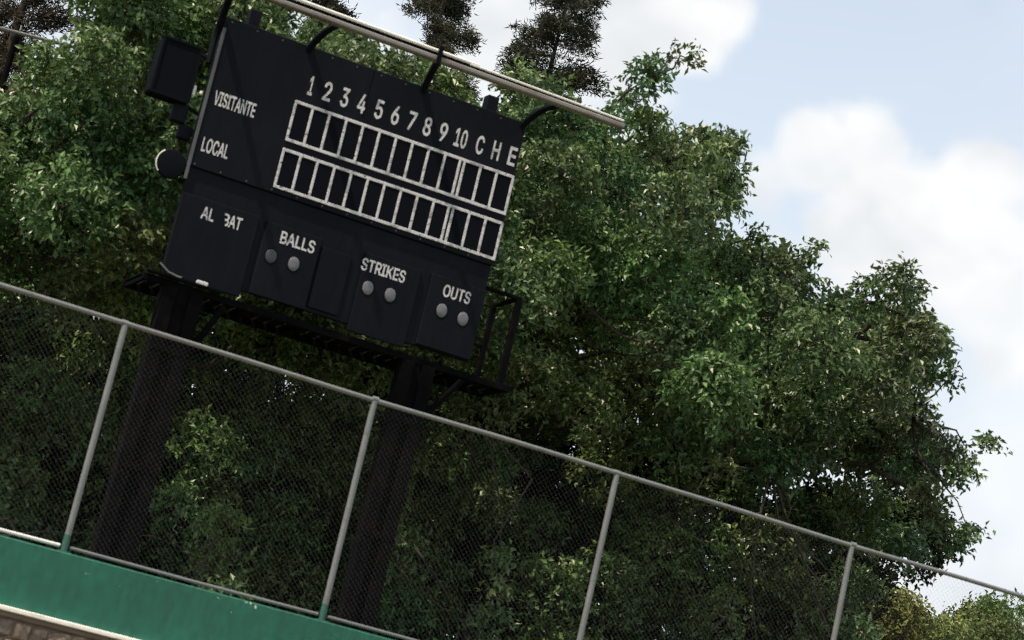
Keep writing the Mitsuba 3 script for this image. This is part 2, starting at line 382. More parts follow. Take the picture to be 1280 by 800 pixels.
# catwalk
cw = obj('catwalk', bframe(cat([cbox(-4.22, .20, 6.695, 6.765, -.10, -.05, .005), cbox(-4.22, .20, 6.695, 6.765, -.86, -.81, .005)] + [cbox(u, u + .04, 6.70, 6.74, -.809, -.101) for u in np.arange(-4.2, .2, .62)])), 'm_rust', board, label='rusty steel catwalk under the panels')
obj('angle_edge', bframe(cbox(-4.20, -3.36, 6.775, 6.80, -.05, .02, .004)), 'm_rust', cw)
for _k, _u in enumerate(np.arange(-4.2, .2, .15)):
    obj('deck_slat', bframe(cbox(_u, _u + .11, 6.767, 6.785, -.855, -.13, .003)), 'm_rust', cw)
obj('guard_post', bframe(cbox(.045, .12, 6.77, 7.76, -.16, -.10, .006)), 'm_rust', cw)
obj('guard_post', bframe(cbox(.045, .105, 6.77, 7.76, -.86, -.81, .006)), 'm_rust', cw)
obj('guard_rail', bframe(cat([cbox(-.40, .115, 7.762, 7.805, -.155, -.11, .004), cbox(.05, .11, 7.765, 7.80, -.82, -.157, .004)])), 'm_rust', cw)
obj('guard_rail', bframe(cbox(-.40, .04, 7.26, 7.29, -.85, -.82, .004)), 'm_rust', cw)

# the light bar above the board
bar = thing('light_bar', 'long pale lighting trough reaching across above the top edge of the scoreboard', 'light bar')
obj('trough', bframe(cbox(-5.6, .52, 9.852, 9.905, .585, .70, .012)), 'm_aluminium', bar, label='lower tan grey trough')
obj('tube_strip', bframe(tube([[-5.6, 9.972, .66], [-3, 9.970, .66], [-1.34, 9.968, .66]], .020, 10)), 'm_strip', bar, smooth=40, label='upper white strip that stops short')
obj('tube_strip', bframe(tube([[-1.45, 9.948, .67], [.50, 9.938, .67]], .013, 10)), 'm_strip', bar, smooth=40)
obj('backing', bframe(cbox(-5.58, .50, 9.9065, 9.958, .60, .655, .005)), 'm_black_deep', bar)
for _u in np.arange(-5.4, .5, 1.24):
    obj('bracket', bframe(cbox(_u, _u + .02, 9.906, 9.95, .656, .667, .002)), 'm_rust', bar)

# box and round lamp hung at the left edge
bx = thing('mounted_box', 'black rectangular box hung beside the upper left edge of the scoreboard', 'box')
_b = cbox(-.225, .225, -.32, .32, -.26, 0, .02)
_b.apply_transform(trimesh.transformations.rotation_matrix(-.02, [0, 0, 1]))
_bo = np.array([-4.45, 8.985, -.02])
obj('cabinet', bframe(_b, _bo), 'm_black_deep', bx)
obj('front_frame', bframe(cat([cbox(-.225, .225, .295, .325, .001, .014, .003), cbox(-.225, .225, -.325, -.295, .001, .014, .003), cbox(-.225, -.195, -.294, .294, .001, .014, .003), cbox(.195, .225, -.294, .294, .001, .014, .003)]), _bo), 'm_black_deep', bx)
for _q in (tube([[-4.24, 9.27, -.15], [-4.05, 9.24, -.15]], .02, 8), tube([[-4.30, 8.70, -.15], [-4.06, 8.62, -.15]], .02, 8), cbox(-4.36, -4.20, 8.46, 8.66, -.2, -.08, .01), cbox(-4.24, -4.09, 8.30, 8.455, -.2, -.1, .01)):
    obj('bracket', bframe(_q), 'm_black', bx)
for _q in (cbox(-4.215, -4.175, 8.78, 8.90, -.10, -.06, .01), cbox(-4.14, -4.105, 8.81, 8.85, -.06, -.02, .01)):
    obj('fitting', bframe(_q), 'm_strip', bx, label='small pale fitting')
rl = thing('round_lamp', 'round black lamp housing with a pale rim at the left edge of the scoreboard', 'lamp')
_rc = np.array([-4.24, 7.97, -.06])
_prof = np.array([[0.0, -.16], [.07, -.16], [.10, -.10], [.155, .0], [.160, .05], [.15, .058], [.08, .064], [0, .066]])
_m = trimesh.creation.revolve(_prof, sections=28)
_rot = trimesh.transformations.rotation_matrix(-.12, [0, 1, 0])
_m.apply_transform(_rot)
obj('housing', bframe(_m, _rc), 'm_black_deep', rl, smooth=40)
_t = np.linspace(2.2, 3.9, 18)
_m = tube(np.stack([.160 * np.cos(_t), .160 * np.sin(_t), np.full(18, .045)], -1), .008, 7)
_m.apply_transform(_rot)
obj('rim', bframe(_m, _rc), 'm_strip', rl, smooth=40, label='pale left part of the rim')
obj('arm', bframe(tube([[-4.18, 7.95, -.14], [-4.05, 7.95, -.13]], .03, 8)), 'm_rust', rl, smooth=40)
# odds and ends on the catwalk
obj('bent_rod', bframe(tube([[-4.09, 6.90, .0], [-3.98, 6.83, .01], [-3.86, 6.812, .0], [-3.82, 6.815, .0]], .011, 7)), 'm_steel', label='bent pale metal rod lying on the left end of the catwalk', cat='rod', smooth=40)
obj('white_scrap', bframe(cbox(-3.655, -3.525, 6.803, 6.842, -.02, .03, .008)), 'm_strip', label='small white scrap lying on the catwalk edge under the words AL BAT', cat='scrap')

# ------------------------------------------------------------------ foliage
LEAF_V = np.array([[0, 0, 0], [-.5, .42, .10], [.5, .42, .10], [0, .48, -.05], [0, 1.0, -.12]])
LEAF_2V, LEAF_2F = np.array([[0, 0, 0], [-.5, .45, .1], [.5, .45, .1], [0, 1., -.1]]), np.array([[0, 3, 1], [0, 2, 3]])
LEAF_F = np.array([[0, 3, 1], [0, 2, 3], [1, 3, 4], [3, 2, 4]])


def unit(a):
    return a / np.maximum(np.linalg.norm(a, axis=-1, keepdims=True), 1e-9)


def leaves(pos, axis, normal, length, width, color, LV=LEAF_V, LF=LEAF_F):
    """One mesh of leaves at pos, pointing along axis, faces towards normal; colours per leaf."""
    y = unit(axis)
    x = unit(np.cross(y, normal))
    z = np.cross(x, y)
    L, Wd = length[:, None, None], (length * width)[:, None, None]
    V = pos[:, None, :] + LV[None, :, :1] * Wd * x[:, None, :] + LV[None, :, 1:2] * L * y[:, None, :] + LV[None, :, 2:] * L * z[:, None, :]
    F = (np.arange(len(pos)) * len(LV))[:, None, None] + LF[None]
    return V.reshape(-1, 3), F.reshape(-1, 3), np.repeat(color, len(LV), 0)


def clump_leaves(c, r, n, rng, size, tone, squash=.85):
    """Sprays of leaves round the centre c."""
    k = max(4, n // 9)
    d = unit(rng.normal(size=(k, 3)) + [0, 0, .45])
    rad = r * (0.35 + .66 * rng.random(k) ** .5)
    sp = c + d * rad[:, None] * [1, 1, squash]
    sn = unit(d * .8 + [0, 0, .7] + rng.normal(size=(k, 3)) * .35)
    sa = unit(d * [1, 1, .3] + [0, 0, -.35] + rng.normal(size=(k, 3)) * .45)
    i = np.repeat(np.arange(k), 9)
    m = len(i)
    t = rng.uniform(-1, 1, m)
    pos = sp[i] + sa[i] * (t * .13)[:, None] + rng.normal(size=(m, 3)) * .035
    ax = unit(sa[i] * .6 + rng.normal(size=(m, 3)) * .7 + [0, 0, -.2])
    nm = unit(sn[i] + rng.normal(size=(m, 3)) * .5)
    ln = size * rng.uniform(.7, 1.25, m)
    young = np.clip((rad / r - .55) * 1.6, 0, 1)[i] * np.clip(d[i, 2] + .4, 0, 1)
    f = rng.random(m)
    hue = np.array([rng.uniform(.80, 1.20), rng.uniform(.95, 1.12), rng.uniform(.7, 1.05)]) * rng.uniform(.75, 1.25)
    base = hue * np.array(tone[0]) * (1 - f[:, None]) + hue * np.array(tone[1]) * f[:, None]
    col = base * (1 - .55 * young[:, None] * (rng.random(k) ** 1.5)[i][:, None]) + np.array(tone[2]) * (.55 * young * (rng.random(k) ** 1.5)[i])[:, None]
    return pos, ax, nm, ln, col * rng.uniform(.75, 1.25, (m, 1))


def limb_path(a, b, rng, n=6, wob=.12):
    t = np.linspace(0, 1, n)[:, None]
    d = np.linalg.norm(b - a)
    p = a + (b - a) * t
    p[:, 2] += (np.sin(t[:, 0] * np.pi * .5) - t[:, 0]) * abs(b[2] - a[2]) * .3
    p[1:-1] += rng.normal(size=(n - 2, 3)) * wob * d * .25
    return p


def broad_tree(seed, foot, clumps, label, tone, name='broadleaf_tree', size=.100, dens=1520, trunk_r=.17, mat_='m_leaf', group=None, cat_='tree', width=.5, fork=.45, inner=()):
    rng = np.random.default_rng(seed)
    t = thing(name, label, cat_, group)
    C = to_world(np.array([c[:3] for c in clumps]) * [1, 1, -1])
    R = np.array([c[3] for c in clumps])
    foot = to_world(np.array([foot[0], 2.75, -foot[1]]))
    top = C[:, 2].max()
    crotch = foot + np.array([0, 0, (top - foot[2]) * fork * .6])
    lead = C[np.argsort(C[:, 2])[-max(3, len(C) // 8):]].mean(0)
    lead = C[np.argmin(((C - lead) ** 2).sum(1) + 9 * (R < .45))] - [0, 0, .3]
    trunk = np.vstack([limb_path(foot, crotch, rng, 5, .06), limb_path(crotch, lead, rng, 7, .10)[1:]])
    obj('trunk', tube(trunk, trunk_r, 12, trunk_r * .16), 'm_bark', t, smooth=40)
    # main limbs reach for the middle of groups of clumps, branchlets for each clump
    ng = max(3, min(9, len(C) // 9))
    cen = C[rng.choice(len(C), ng, replace=False)]
    for _ in range(6):
        g = np.argmin(((C[:, None] - cen[None]) ** 2).sum(-1), 1)
        cen = np.array([C[g == j].mean(0) if (g == j).any() else cen[j] for j in range(ng)])
    twigs = []
    for j in range(ng):
        if not (g == j).any():
            continue
        k = min(len(trunk) - 2, max(3, int(np.argmin(np.abs(trunk[:, 2] - (cen[j][2] - .8))))))
        path = limb_path(trunk[k], cen[j], rng, 7)
        obj('limb', tube(path, trunk_r * .38, 8, trunk_r * .12), 'm_bark', t, smooth=40)
        for q in np.nonzero(g == j)[0]:
            a = path[rng.integers(3, 7)]
            if R[q] < .3:                                       # a shoot grows from the bough next to it
                near = np.argsort(((C - C[q]) ** 2).sum(1))
                a = next((C[i] for i in near if R[i] >= .3), a)
            twigs.append(tube(limb_path(a, C[q], rng, 5, .2), .022, 5, .006))
            for _ in range(4):
                e = C[q] + unit(rng.normal(size=3)) * R[q] * .9
                twigs.append(tube(limb_path(C[q], e, rng, 4, .25), .009, 4, .003))
    obj('branches', cat(twigs), 'm_bark', t, kind='stuff')
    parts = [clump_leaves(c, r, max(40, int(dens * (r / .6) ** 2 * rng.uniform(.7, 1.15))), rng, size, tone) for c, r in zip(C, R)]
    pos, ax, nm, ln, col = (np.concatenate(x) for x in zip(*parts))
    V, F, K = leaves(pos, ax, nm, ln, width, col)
    if inner:
        parts = [clump_leaves(to_world(np.array(c[:3]) * [1, 1, -1]), c[3], int(1750 * (c[3] / .8) ** 2), rng, .145, tone) for c in inner]
        pos, ax, nm, ln, col = (np.concatenate(x) for x in zip(*parts))
        v, f, k = leaves(pos, ax, nm, ln, .6, col, LEAF_2V, LEAF_2F)
        F, V, K = np.vstack([F, f + len(V)]), np.vstack([V, v]), np.vstack([K, k])
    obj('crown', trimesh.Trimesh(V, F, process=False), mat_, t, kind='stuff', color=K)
    return t


FICUS = ((.057, .104, .043), (.094, .156, .061), (.25, .35, .12))
CLUMPS = {
    'left': [(-3.09, 6.82, 6.01, 0.46), (-2.5, 8.79, 5.24, 0.7), (-1.52, 11.02, 5.94, 0.2), (-2.44, 11.38, 6.35, 0.77), (-2.95, 8.25, 5.54, 0.67), (-1.8, 6.65, 9.4, 0.64), (-3.78, 10.75, 5.09, 0.51), (-2.88, 10.33, 5.63, 0.57), (-3.68, 7.62, 4.89, 0.64), (-1.8, 8.02, 6.86, 0.71), (0.08, 5.38, 8.92, 0.35), (-2.09, 9.55, 5.19, 0.24), (-3.76, 9.33, 4.84, 0.47), (-2.32, 11.76, 5.13, 0.28), (-3.77, 10.38, 5.72, 0.51), (-4.22, 7.91, 5.83, 0.5), (-3.25, 4.15, 8.5, 0.55), (-0.41, 4.33, 6.41, 0.33), (-5.17, 8.2, 5.51, 0.3), (-2.75, 7.72, 7.87, 0.59), (-3.68, 8.71, 5.23, 0.52), (-1.78, 3.63, 8.56, 0.49), (-5.12, 7.62, 5.47, 0.58), (-2.16, 4.37, 9.7, 0.6), (-5.2, 7.31, 6.24, 0.24), (-3.07, 11.69, 6.78, 0.35), (-2.74, 9.83, 6.56, 0.56), (-2.88, 7.48, 5.06, 0.46), (-3.63, 7.64, 7.48, 0.73), (-0.36, 6.75, 9.45, 0.52), (-1.16, 5.22, 9.62, 0.78), (-2.77, 2.29, 8.71, 0.67), (-1.86, 2.57, 9.76, 0.72), (-2.11, 6.88, 6.28, 0.51), (-4.73, 7.91, 5.17, 0.44), (-0.5, 5.02, 8.53, 0.47), (-0.08, 4.35, 9.69, 0.52), (-0.99, 6.32, 9.7, 0.64), (-2.21, 10.54, 5.16, 0.45), (-1.14, 3.73, 8.83, 0.58), (-3.47, 10.35, 5, 0.51), (-3.74, 5.3, 9.65, 0.46), (-0.6, 3.8, 5.32, 0.32), (-2.53, 3.81, 9.34, 0.52), (-1.49, 7.24, 6.32, 0.48), (-4.55, 6.96, 6.49, 0.6), (-2.32, 12.1, 6.22, 0.23), (-1.78, 2.19, 5.77, 0.22), (-0.49, 2.84, 8.87, 0.67), (-3.01, 6.94, 9.71, 0.68), (-0.35, 3.55, 9.06, 0.64), (-4.19, 3.73, 6.23, 0.25), (-0.3, 3.28, 5.7, 0.31), (-1.18, 3.19, 9.43, 0.57), (-2.83, 5.48, 9.09, 0.54), (-4.37, 7.66, 7.14, 0.64), (-0.36, 5.94, 8.62, 0.5), (-1.97, 10.41, 6.25, 0.29), (-3.58, 5.94, 8.71, 0.54), (-1.87, 8.38, 5.1, 0.2), (-3.8, 9.31, 6.35, 0.21), (-3.08, 8.85, 5.46, 0.57), (-4.96, 6.2, 5.51, 0.32), (0.48, 2.79, 8.92, 0.42), (-3.99, 3.01, 6.14, 0.26), (-3.94, 8.51, 5.79, 0.45), (-5.43, 8.6, 5.76, 0.2), (-1.84, 9.52, 6, 0.24), (-4.83, 5.78, 5.78, 0.27), (-1.96, 11.37, 5.28, 0.24), (-2.26, 2.12, 5.27, 0.25), (-2.59, 7.22, 6.27, 0.49), (-5.43, 8.22, 5.92, 0.33), (-1.67, 11.17, 5.65, 0.26), (-2.17, 3.26, 8.9, 0.49), (-3.27, 5.09, 9.07, 0.48), (-2.15, 9.79, 5.19, 0.25), (-3.34, 9.99, 5.54, 0.49), (-1.17, 4.35, 9.56, 0.46), (-2.18, 11.5, 5.03, 0.26), (-2.61, 4.81, 8.88, 0.59), (-2.68, 6.02, 8.44, 0.48), (-3.6, 1.78, 6.36, 0.26), (-3.94, 2.5, 5.54, 0.29), (-0.23, 7.38, 9.8, 0.34), (-2.04, 5.76, 8.63, 0.56), (-3.37, 3.62, 9.31, 0.42), (-3.96, 6.65, 8.56, 0.52), (-5.57, 8.78, 6.03, 0.21), (-2.68, 2.98, 9.69, 0.59), (-4.26, 8.48, 6.35, 0.26), (-2.43, 10.1, 6.12, 0.51), (-0.64, 4.73, 5.98, 0.3), (-0.86, 2.41, 5.46, 0.22), (-4, 9.5, 6.5, 0.4), (-4.48, 8.51, 6, 0.51), (-4.06, 8.85, 6.5, 0.45)],
    'behind': [(-1.37, 7.71, 4.81, 0.47), (-1.03, 9.24, 5.02, 0.7), (0.3, 8.55, 5.58, 0.56), (-0.19, 10.41, 5.33, 0.54), (-1.3, 9.22, 6.84, 0.44), (3.06, 3.66, 9.51, 0.49), (0.45, 9.84, 5.92, 0.78), (2.66, 7.2, 6.74, 0.45), (1.61, 7.71, 6.65, 0.6), (0.88, 8.89, 4.98, 0.7), (-0.09, 7.79, 6.94, 0.67), (0.85, 9.97, 5.01, 0.36), (2.46, 5.25, 9.59, 0.47), (-0.93, 10.94, 6.6, 0.36), (3.82, 3.66, 8.98, 0.74), (0.41, 7.8, 5.04, 0.71), (0.69, 10.72, 5.5, 0.23), (-1.34, 9.84, 5.5, 0.58), (3.82, 4.61, 9.62, 0.51), (-0.52, 8.55, 5.25, 0.65), (3.65, 5.19, 9.71, 0.52), (1.67, 8.57, 6.61, 0.52), (2.13, 6.32, 8.61, 0.66), (1.1, 5.2, 9.35, 0.67), (2.04, 8.37, 6.23, 0.48), (0.58, 6.94, 8.42, 0.62), (1.79, 8.77, 5.14, 0.23), (1.48, 4.43, 9.6, 0.7), (-0.66, 10.48, 6.02, 0.54), (0.38, 10.73, 5.51, 0.29), (3.03, 5.23, 6.08, 0.21), (0.41, 6.14, 8.99, 0.57), (3.3, 5.93, 9.56, 0.48), (3.19, 3.17, 9.73, 0.5), (1.81, 9.28, 5.62, 0.29), (3.04, 4.46, 5.88, 0.26), (0.97, 7.2, 6.98, 0.58), (-0.03, 2.41, 5.5, 0.32), (-1.08, 8.52, 5.65, 0.63), (1.58, 10.03, 5.69, 0.3), (3.54, 6.51, 9.49, 0.47), (2.7, 7.3, 8.77, 0.58), (3.65, 6.25, 8.47, 0.42), (2.14, 7.91, 5.4, 0.22), (2.34, 4.4, 9.36, 0.66), (1.69, 3.41, 9.28, 0.64), (0.56, 2.42, 5.89, 0.21), (2.45, 5.74, 9.31, 0.48), (2.63, 7.81, 7.17, 0.51), (-0.1, 8.13, 5.66, 0.52), (0.02, 2.26, 6.43, 0.2), (2.78, 6.68, 8.5, 0.44), (0.96, 2.57, 6.24, 0.28), (0.43, 7.39, 6.99, 0.58), (1.54, 6.81, 8.84, 0.62), (1.65, 9.61, 5.6, 0.35), (3.11, 3.24, 5.42, 0.23), (-0.29, 7.16, 7.02, 0.55), (2.13, 3.25, 8.67, 0.49), (-0.54, 3.43, 5.67, 0.25), (2.58, 5.25, 8.51, 0.48), (-0.43, 9.92, 5.5, 0.45), (1.18, 10.69, 6.44, 0.33), (1.95, 5.7, 9.67, 0.5), (-0.62, 7.88, 8.08, 0.5), (0.68, 3.04, 8.52, 0.43), (3.67, 6.83, 8.73, 0.4), (-1.73, 10.37, 5.56, 0.44), (1.46, 6.07, 9.25, 0.44), (1.22, 2.61, 5.42, 0.23), (-2.31, 9.45, 5.29, 0.21), (2.86, 4.61, 8.81, 0.52), (-1.91, 8.45, 5.74, 0.2), (2.8, 4.76, 5.34, 0.2), (3.2, 4.06, 6.02, 0.25), (0.27, 6.76, 9.64, 0.51)],
    'mid': [(3.97, 9.99, 4.94, 0.62), (3.48, 10.39, 6.35, 0.66), (4.8, 11.29, 5.83, 0.22), (2.42, 10.99, 5.95, 0.28), (5.37, 9.95, 6.55, 0.49), (4.11, 9.24, 5.65, 0.74), (3.92, 8.37, 6.88, 0.54), (5.75, 8.91, 6.26, 0.34), (4.53, 8.47, 5.25, 0.57), (3.29, 8.63, 6.39, 0.5), (2.62, 10.81, 5.81, 0.3), (3.5, 9.35, 6.04, 0.74), (4.84, 7.72, 9.77, 0.51), (3.11, 11.12, 5.84, 0.26), (2.35, 10.01, 5.63, 0.64), (3.8, 11.32, 6.17, 0.32), (5.12, 8.29, 7.35, 0.66), (7.02, 4.31, 9.39, 0.69), (6.54, 7.94, 7.53, 0.45), (7.14, 5.28, 9.42, 0.73), (7.5, 5.67, 8.43, 0.48), (1.98, 10.56, 6.25, 0.36), (4.89, 10.88, 5.79, 0.27), (4.73, 7.84, 4.64, 0.6), (1.96, 11.25, 6.24, 0.37), (3.52, 11.61, 6.44, 0.24), (5.71, 7.58, 7.28, 0.57), (2.88, 9.71, 6.79, 0.53), (4.38, 11.18, 6.73, 0.45), (6.19, 6.77, 9.6, 0.61), (7.58, 7.42, 8.93, 0.35), (2.29, 8.67, 4.86, 0.45), (4.79, 8.85, 4.64, 0.36), (5.68, 5.53, 8.43, 0.66), (5.01, 6.27, 9.6, 0.48), (4.98, 5.37, 8.61, 0.57), (5.07, 7.55, 7.82, 0.54), (8.27, 4.73, 9.38, 0.46), (6.32, 3.78, 9.24, 0.49), (6.61, 6.22, 9.06, 0.71), (6.63, 4.03, 5.67, 0.21), (5.38, 3.52, 5.1, 0.26), (5.37, 4.45, 8.69, 0.73), (6.78, 7.17, 9.11, 0.58), (3.89, 8.72, 6.23, 0.48), (3.39, 11.75, 5.63, 0.32), (2.11, 11.1, 5.61, 0.24), (2.96, 7.62, 6.35, 0.58), (5.23, 7.1, 8.45, 0.45), (3.91, 3.22, 5.28, 0.31), (3.42, 2.96, 6.1, 0.2), (1.91, 8.28, 4.76, 0.49), (7.46, 6.51, 8.93, 0.59), (5.01, 3.93, 9.37, 0.46), (2.06, 8.85, 6.27, 0.25), (3.31, 3.06, 5.12, 0.27), (6.7, 4.85, 6.14, 0.23), (3.63, 7.44, 6, 0.5), (5.15, 10.7, 6.13, 0.21), (4.13, 10.85, 5.06, 0.29), (7.96, 4.18, 9.12, 0.5), (4.06, 12.36, 6, 0.16), (4.8, 11.5, 6, 0.14), (5.11, 11.53, 6, 0.1), (3.82, 12.3, 6, 0.12), (5.51, 10.37, 6, 0.1)],
    'right': [(6.14, 8.77, 4.79, 0.67), (6.11, 10.11, 5.58, 0.2), (7.43, 8.83, 5.24, 0.64), (5.66, 9.65, 6.17, 0.38), (8.82, 7.3, 8.93, 0.61), (8.82, 7.67, 5.7, 0.27), (9.15, 8.37, 7.02, 0.5), (10.18, 6.72, 9.51, 0.46), (7.68, 9.54, 5.12, 0.39), (7.77, 10.1, 6.32, 0.46), (7.23, 7.84, 6.29, 0.44), (7.92, 4.74, 5.12, 0.21), (9.1, 6.12, 9.42, 0.74), (6.24, 8.2, 5.82, 0.44), (7.03, 9.81, 6.02, 0.26), (8.57, 8.15, 5.07, 0.26), (6.39, 9.78, 5.65, 0.24), (6.44, 9.56, 6.76, 0.48), (9.7, 5.28, 9.72, 0.69), (8.61, 8.72, 6.22, 0.38), (11.03, 7.54, 9.74, 0.46), (8.77, 9.65, 6.31, 0.28), (5.93, 10.08, 6.29, 0.36), (8.58, 8.6, 7.37, 0.63), (9.96, 4.39, 9.62, 0.41), (6.72, 7.51, 6.37, 0.48), (6.6, 3.71, 5.29, 0.29), (7.71, 5.48, 5.12, 0.27), (9.45, 7.58, 8.52, 0.7), (9.09, 7.41, 5.89, 0.25), (7.76, 5.07, 5.02, 0.24), (7.4, 10.25, 5.22, 0.22), (6.96, 8.34, 5.9, 0.54), (8.05, 6.72, 8.54, 0.62), (9.52, 8.19, 6.37, 0.24), (7.48, 3.84, 6.21, 0.26), (5.86, 7.19, 6.16, 0.21), (8.38, 10.41, 6.45, 0.2), (10.01, 4.68, 8.69, 0.35), (8.26, 4.04, 5.76, 0.26), (9, 9.41, 6.49, 0.21), (8.73, 9.81, 6, 0.2), (8.98, 9.4, 6, 0.14), (9.78, 8.63, 6, 0.18), (9.48, 8.16, 6, 0.2), (9.74, 7.35, 6, 0.22), (9.57, 7.17, 6, 0.18), (8.21, 10.44, 6, 0.12), (7.95, 10.68, 6, 0.12), (6.95, 9.91, 6, 0.1), (5.65, 10.32, 6, 0.12), (6.53, 10.46, 6, 0.12)],
}
INNER = {
    'left': [(-0.99, 8.11, 10.72, 0.72), (-1.9, 7.79, 10.65, 0.89), (-3.97, 8.97, 11.6, 0.85), (-1.9, 9.86, 10.55, 0.83), (-2.66, 9.16, 10.33, 0.78), (-1.12, 11.11, 11.28, 0.74), (-2.77, 8.14, 10.44, 0.79), (-1.11, 12.49, 10.85, 0.91), (-2.48, 12.53, 10.96, 0.86), (-0.87, 9.15, 11.3, 0.71), (-2.71, 10.15, 10.93, 0.89), (-1.6, 9.19, 11.68, 0.86), (-3.46, 8.13, 11.3, 0.87), (-2.01, 11.6, 10.97, 0.85), (-1.6, 13.16, 10.85, 0.8), (-0.97, 9.87, 10.46, 0.88), (-3.15, 9.18, 11.73, 0.73), (-2.13, 10.67, 10.8, 0.85), (-4.51, 8.04, 8.06, 0.62), (-2.43, 9.34, 8.55, 0.65), (-3.04, 8.45, 8.18, 0.55), (-1.7, 10.43, 9.05, 0.51), (-1.59, 11.69, 8.74, 0.52), (-2.94, 11.91, 9.22, 0.56), (-1.48, 8.46, 8.76, 0.51), (-3.44, 9.15, 7.49, 0.61), (-2.17, 8.46, 9.33, 0.66), (-2.42, 10.99, 9.18, 0.63), (-1.97, 12.36, 9.28, 0.59), (-1.31, 9.36, 9.19, 0.54), (-3.69, 8.31, 8.42, 0.64), (-2.62, 9.82, 8.6, 0.61)],
    'behind': [(2.7, 9.39, 11.36, 0.93), (2.01, 11.91, 11.32, 0.79), (3.14, 8.58, 10.95, 0.92), (1.73, 8.68, 10.59, 0.7), (0.23, 11.64, 11.54, 0.87), (0.53, 8.89, 10.27, 0.91), (1.47, 9.54, 10.4, 0.88), (2.13, 10.85, 10.61, 0.93), (4.05, 9.28, 11.35, 0.72), (0.59, 10.21, 11.52, 0.83), (-0.45, 10.43, 10.43, 0.7), (1.03, 8.25, 11.79, 0.89), (1.46, 10.83, 11.67, 0.91), (3.36, 10.27, 11.54, 0.76), (0.11, 9.47, 11.55, 0.84), (3.66, 11.21, 11.46, 0.9), (-0.88, 12.29, 10.76, 0.73), (0.95, 12.1, 11.24, 0.9), (1.44, 8.5, 7.94, 0.57), (0.95, 10.81, 8.26, 0.64), (0.96, 7.95, 8.01, 0.51), (-0.63, 10.45, 8.11, 0.53), (-0.17, 8.27, 7.66, 0.68), (1.02, 8.97, 9.13, 0.58), (1.31, 9.97, 8.4, 0.55), (2.77, 8.55, 8.33, 0.58), (-0.4, 9.05, 7.69, 0.56), (-1.01, 9.9, 8.72, 0.6), (0.59, 10.08, 8.96, 0.63), (2.51, 9.6, 9.12, 0.67), (-0.67, 8.69, 8.7, 0.5), (2.4, 10.01, 8.16, 0.55), (-1.71, 11.29, 7.8, 0.6), (-0.2, 10.69, 7.46, 0.6)],
    'mid': [(5.32, 11.97, 10.85, 0.77), (5.39, 8.54, 10.86, 0.71), (6.19, 9.65, 10.58, 0.7), (5.13, 10.85, 10.27, 0.77), (4.5, 11.24, 11.02, 0.74), (4.76, 9.62, 11.06, 0.84), (7.32, 9.3, 11.52, 0.82), (7.69, 10.76, 11.29, 0.93), (6.59, 11.07, 10.46, 0.74), (4.3, 10.33, 11.13, 0.89), (6.51, 12.27, 10.34, 0.79), (4.46, 12.35, 11.65, 0.87), (4.45, 7.89, 10.4, 0.93), (7.6, 8.39, 10.26, 0.71), (8.1, 9.74, 11.33, 0.79), (5.44, 10.1, 10.56, 0.79), (4.59, 11.37, 9.34, 0.62), (5.09, 8.78, 8.17, 0.61), (4.31, 10.21, 8.43, 0.53), (3.59, 10.44, 8.97, 0.53), (3.84, 8.84, 8.82, 0.54), (5.88, 8.37, 8.59, 0.66), (6.58, 9.93, 9, 0.69), (5.99, 10.65, 9.27, 0.6), (3.29, 9.62, 8.84, 0.59), (6, 11.69, 9.06, 0.57), (3.37, 11.53, 9.13, 0.59), (6.05, 8.76, 7.53, 0.55), (4.57, 9.5, 8.64, 0.52)],
    'right': [(11.73, 9.3, 11.47, 0.71), (8.89, 8.63, 10.78, 0.69), (9.66, 10.44, 10.36, 0.83), (8.46, 10.14, 10.51, 0.93), (9.96, 9.33, 10.51, 0.89), (11.38, 11.03, 11.52, 0.82), (8.36, 11.06, 10.82, 0.79), (8.55, 9.6, 8.23, 0.53), (7.3, 9.29, 8.27, 0.6), (8.39, 8.43, 7.72, 0.67), (9.8, 10.11, 9.01, 0.56), (7.28, 10.23, 8.73, 0.53)],
}
